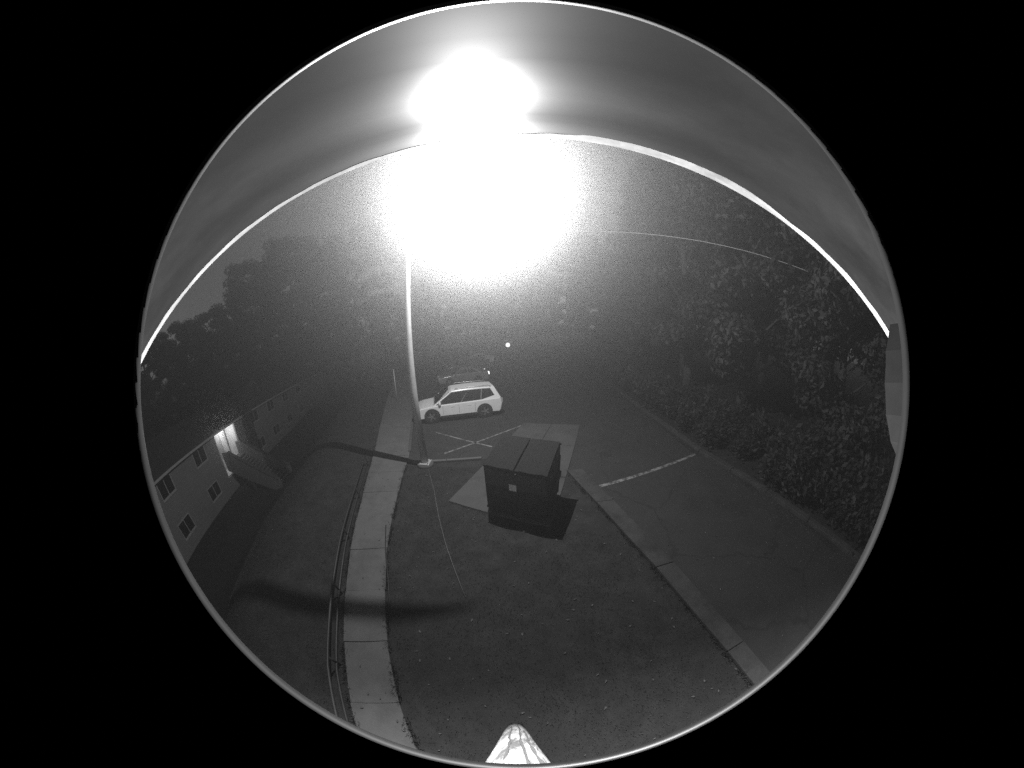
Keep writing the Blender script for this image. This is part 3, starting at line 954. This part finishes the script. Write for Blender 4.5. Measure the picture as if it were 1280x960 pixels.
# entrance stair with solid side walls, down from the lit door to the low ground
t2 = empty('entrance_stair', BO + U * 7.9 + Vector((0, 0, -5.0)), brz)
tag(t2, 'outdoor stair between solid sloping side walls under the lit stairwell', 'stairs')
LN = 5.8; W2 = 1.15; ZT = 2.3
ns = 14
for i in range(ns):
    y0 = -.9 - (LN - .9) * i / ns; y1 = -.9 - (LN - .9) * (i + 1) / ns
    zt = ZT * (1 - (i + 1) / (ns + 1))
    MB().box((0, (y0 + y1) / 2, zt - .05), (2 * W2 - .24, abs(y1 - y0) + .03, .10)).build('step', M_CONC, t2)
MB().box((0, -.48, ZT - .06), (2 * W2 - .24, .84, .12)).build('landing', M_CONC, t2)
for sx in (-1, 1):
    x0, x1 = sx * W2 - .11, sx * W2 + .11
    q = [(-.06, ZT + 1.05), (-.9, ZT + 1.05), (-LN, .95), (-LN, 0.0), (-LN + .8, 0), (-.06, ZT - .5)]
    n = len(q)
    vs = [(x0, a, b) for a, b in q] + [(x1, a, b) for a, b in q]
    fs = [tuple(range(n)), tuple(reversed(range(n, 2 * n)))] + [((i + 1) % n, i, n + i, n + (i + 1) % n) for i in range(n)]
    MB().add(vs, fs).build('side_wall', mat('stair_wall', .17, .12, scale=2), t2, bevel=.01)
    MB().box((sx * W2, (-.9 - LN) / 2, (ZT + 1.05 + .95) / 2 + .03), (.30, math.hypot(LN - .9, ZT + .1), .06), m=Matrix.Rotation(math.atan2(ZT + .1, LN - .9), 3, 'X')).build('coping', M_CONC2, t2)
    MB().box((sx * W2, -2.6, .45), (.2, .2, .9)).build('pier', M_CONC2, t2)

# ------------------------------------------------------------------ trees
def crown_tree(seed, H, spread, base, nclump, leaves, lsize, dens=1.0):
    """returns trunk mesh and crown mesh"""
    rnd = random.Random(seed)
    tr = MB()
    lean = Vector((rnd.uniform(-.4, .4), rnd.uniform(-.4, .4), 0))
    def axis_p(z): return lean * (z / H) + Vector((.15 * math.sin(z * .5 + seed), .15 * math.cos(z * .4), z))
    zs = [H * k / 8 for k in range(8)]
    r0 = .018 * H
    tr.tube([axis_p(z) - (Vector((0, 0, .3)) if z == 0 else Vector()) for z in zs], [r0 * (1 - .9 * z / H) for z in zs], 9)
    ends = []
    for i in range(nclump):
        z = base + (H * .95 - base) * (i + rnd.random()) / nclump
        s = (z - base) / (H - base)
        rad = spread * math.sqrt(max(.05, 1 - (2 * s - .85) ** 2 / 1.9)) * rnd.uniform(.45, 1.0)
        a = i * 2.4 + rnd.uniform(-.5, .5)
        st = axis_p(max(base * .7, z - rad * .55)); en = axis_p(z) + Vector((math.cos(a) * rad, math.sin(a) * rad, rnd.uniform(-.3, .6)))
        mid = st.lerp(en, .5) + Vector((0, 0, rad * .08))
        tr.tube([st, mid, en], [r0 * .30, r0 * .17, r0 * .05], 5, cap=False)
        ends.append((en, spread * rnd.uniform(.22, .42))); 
        if rnd.random() < .6: ends.append((mid + Vector((rnd.uniform(-.6, .6), rnd.uniform(-.6, .6), rnd.uniform(0, .8))), spread * rnd.uniform(.18, .3)))
    cr = MB()
    tot = sum(e[1] ** 2 for e in ends)
    for c, cr_ in ends:
        n = int(leaves * cr_ ** 2 / tot)
        for _ in range(n):
            d = Vector((rnd.gauss(0, 1), rnd.gauss(0, 1), rnd.gauss(0, 1)))
            d.normalize(); rr = cr_ * rnd.random() ** .45
            p = c + Vector((d.x, d.y, d.z * .62)) * rr
            nrm = (d + Vector((rnd.uniform(-1, 1), rnd.uniform(-1, 1), rnd.uniform(-.2, 1.2)))).normalized()
            a = nrm.orthogonal().normalized(); a.rotate(Matrix.Rotation(rnd.uniform(0, 6.28), 3, nrm))
            b = nrm.cross(a); s_ = lsize * rnd.uniform(.6, 1.3)
            o = len(cr.v)
            cr.v += [tuple(p - a * s_), tuple(p + b * s_ * .55 - nrm * s_ * .15), tuple(p + a * s_), tuple(p - b * s_ * .55 - nrm * s_ * .15)]
            cr.f += [(o, o + 1, o + 2), (o, o + 2, o + 3)]; cr.smooth += [False, False]
    return tr, cr
protos = []
for k, (H, sp, ba, nc, lv, ls) in enumerate([(17, 4.6, 3.0, 34, 26000, .16), (20, 4.2, 4.0, 38, 26000, .17), (14, 4.0, 1.6, 30, 24000, .14), (22, 5.2, 5.0, 36, 24000, .20)]):
    tr, cr = crown_tree(40 + k, H, sp, ba, nc, lv, ls)
    protos.append((tr.mesh('trunk', M_BARK), cr.mesh('crown', M_LEAF[k % 3]), H))
def plant(kind, x, y, s, rz, label, group, zoff=0.0):
    t = empty('broadleaf_tree', (x, y, terrain(x, y) + zoff), rz); t.scale = (s, s, s)
    tag(t, label, 'tree', group)
    link('trunk', protos[kind][0], t); link('crown', protos[kind][1], t)
    return t
rnd = random.Random(11)
right = [(13.2, 3.5), (12.2, 9.5), (11.6, 14.5), (14.5, 19.0), (11.8, 22.5), (12.5, 28.5), (15.0, -2.5), (14.0, -7.5), (18.5, 6.5), (19.0, 12.8), (18.0, 24.0), (20.0, -1.0), (23.0, 18.0), (13.5, 35.0), (17.5, 31.0), (24.0, 8.0)]
for i, (x, y) in enumerate(right):
    plant([2, 0, 1, 3, 2, 0][i % 6], x, y, rnd.uniform(.92, 1.15), rnd.uniform(0, 6.28), 'leafy broadleaf tree at the front of the wood behind the kerb shrubs' if x < 15.2 else 'broadleaf tree deeper in the dark wood behind the front trees', 'front trees beyond the lot kerb' if x < 15.2 else 'deeper trees beyond the lot kerb')
back = [(9, 46), (2, 52), (-4, 49), (-10, 53), (-16, 47), (-21, 52), (-13, 60), (4, 62), (14, 52), (-27, 47)]
for i, (x, y) in enumerate(back):
    plant([1, 3, 0, 3, 1][i % 5], x, y, rnd.uniform(.95, 1.2), rnd.uniform(0, 6.28), 'tall tree in the row closing the far end of the lot', 'trees at the far end of the lot')
left = []
for i, (along, off, sc, k) in enumerate([(-14, 33, .98, 0), (-9.5, 32, 1.1, 2), (-5, 33, .84, 1), (0, 32, .92, 0), (4.5, 33, 1.12, 2), (9, 33.5, .80, 1), (13.5, 32, .95, 0), (18, 34, .74, 3), (22.5, 33, .80, 1), (27, 33, .98, 0), (32, 34, .86, 3), (37, 33, .98, 1), (41, 31, 1.25, 3), (47, 31, 1.4, 1), (47.5, 25, 1.5, 3), (51, 20, 1.55, 1), (54, 13, 1.6, 3), (49, 16.5, 1.1, 0)]):
    p = U * along - N * off
    left.append((p.x, p.y, sc, k))
for i, (x, y, s, k) in enumerate(left):
    plant(k, x, y, s, rnd.uniform(0, 6.28), 'dark tree rising just behind the apartment block roof' if i < 12 else 'tall dark tree standing past the far end of the apartment block', 'trees behind the apartment block' if i < 12 else 'tall trees past the block end')
# shrubs along the lot kerb
sh = MB(); rs = random.Random(5); stem = MB()
for i in range(9):
    a = rs.uniform(0, 6.28); L_ = rs.uniform(.7, 1.5)
    en = Vector((math.cos(a) * L_ * .6, math.sin(a) * L_ * .6, L_))
    stem.tube([(0, 0, -.1), en * .5 + Vector((0, 0, .1)), en], [.025, .018, .006], 5)
    for _ in range(260):
        p = en * rs.uniform(.35, 1.1) + Vector((rs.gauss(0, .22), rs.gauss(0, .22), rs.gauss(0, .18)))
        if p.z < .03: p.z = .05 + rs.random() * .1
        nrm = Vector((rs.gauss(0, 1), rs.gauss(0, 1), rs.gauss(.6, 1))).normalized(); a_ = nrm.orthogonal().normalized(); b_ = nrm.cross(a_); s_ = rs.uniform(.06, .12)
        o = len(sh.v)
        sh.v += [tuple(p - a_ * s_), tuple(p + b_ * s_ * .5), tuple(p + a_ * s_), tuple(p - b_ * s_ * .5)]
        sh.f += [(o, o + 1, o + 2), (o, o + 2, o + 3)]; sh.smooth += [False, False]
shm = sh.mesh('foliage', M_LEAF[0]); stm = stem.mesh('stem', M_BARK)
yv = -5.5
while yv < 34:
    for q in range(2):
        x = lerp_poly(KERB, yv) + (.95 + q * 1.6) + rs.uniform(-.2, .5); y2 = yv + rs.uniform(-.5, .5)
        t = empty('shrub', (x, y2, terrain(x, y2)), rs.uniform(0, 6.28)); s = rs.uniform(.8, 1.45) * (1 + .25 * q); t.scale = (s, s, s * rs.uniform(.8, 1.1))
        tag(t, 'low leafy shrub growing right against the lot kerb' if q == 0 else 'larger leafy shrub behind the kerbside shrubs, under the trees', 'shrub', 'shrubs along the lot kerb' if q == 0 else 'shrubs behind the kerbside row')
        link('foliage', shm, t); link('stem', stm, t)
    yv += 1.7

# overhead cable along the wood
pts = []
for i in range(25):
    s = i / 24
    p = Vector((3.4, 17.9, 12.35)).lerp(Vector((14.7, -1.4, 6.2)), s); p.z -= .5 * s * (1 - s)
    pts.append(p)
o = MB().tube(pts, .018, 6).build('overhead_cable', M_CABLE); tag(o, 'thin overhead cable sagging in front of the wood', 'cable')

# ------------------------------------------------------------------ haze, added to spread the glow round the lamp
hz = MB().box((0, 20, 10.0), (150, 140, 34)).build('haze', M_GRASS)
hz.data.materials.clear()
hm = bpy.data.materials.new('glow_haze'); hm.use_nodes = True
hm.cycles.volume_sampling = 'EQUIANGULAR'
nt = hm.node_tree; nt.nodes.clear()
ou = nt.nodes.new('ShaderNodeOutputMaterial'); pv = nt.nodes.new('ShaderNodeVolumePrincipled')
pv.inputs['Color'].default_value = (.9, .9, .9, 1)
pv.inputs['Density'].default_value = HAZE_DENSITY
pv.inputs['Anisotropy'].default_value = HAZE_G
nt.links.new(pv.outputs[0], ou.inputs['Volume'])
hz.data.materials.append(hm)
hz['kind'] = 'stuff'; hz['label'] = 'thin haze added to make the glow around the street lamp'; hz['category'] = 'haze'
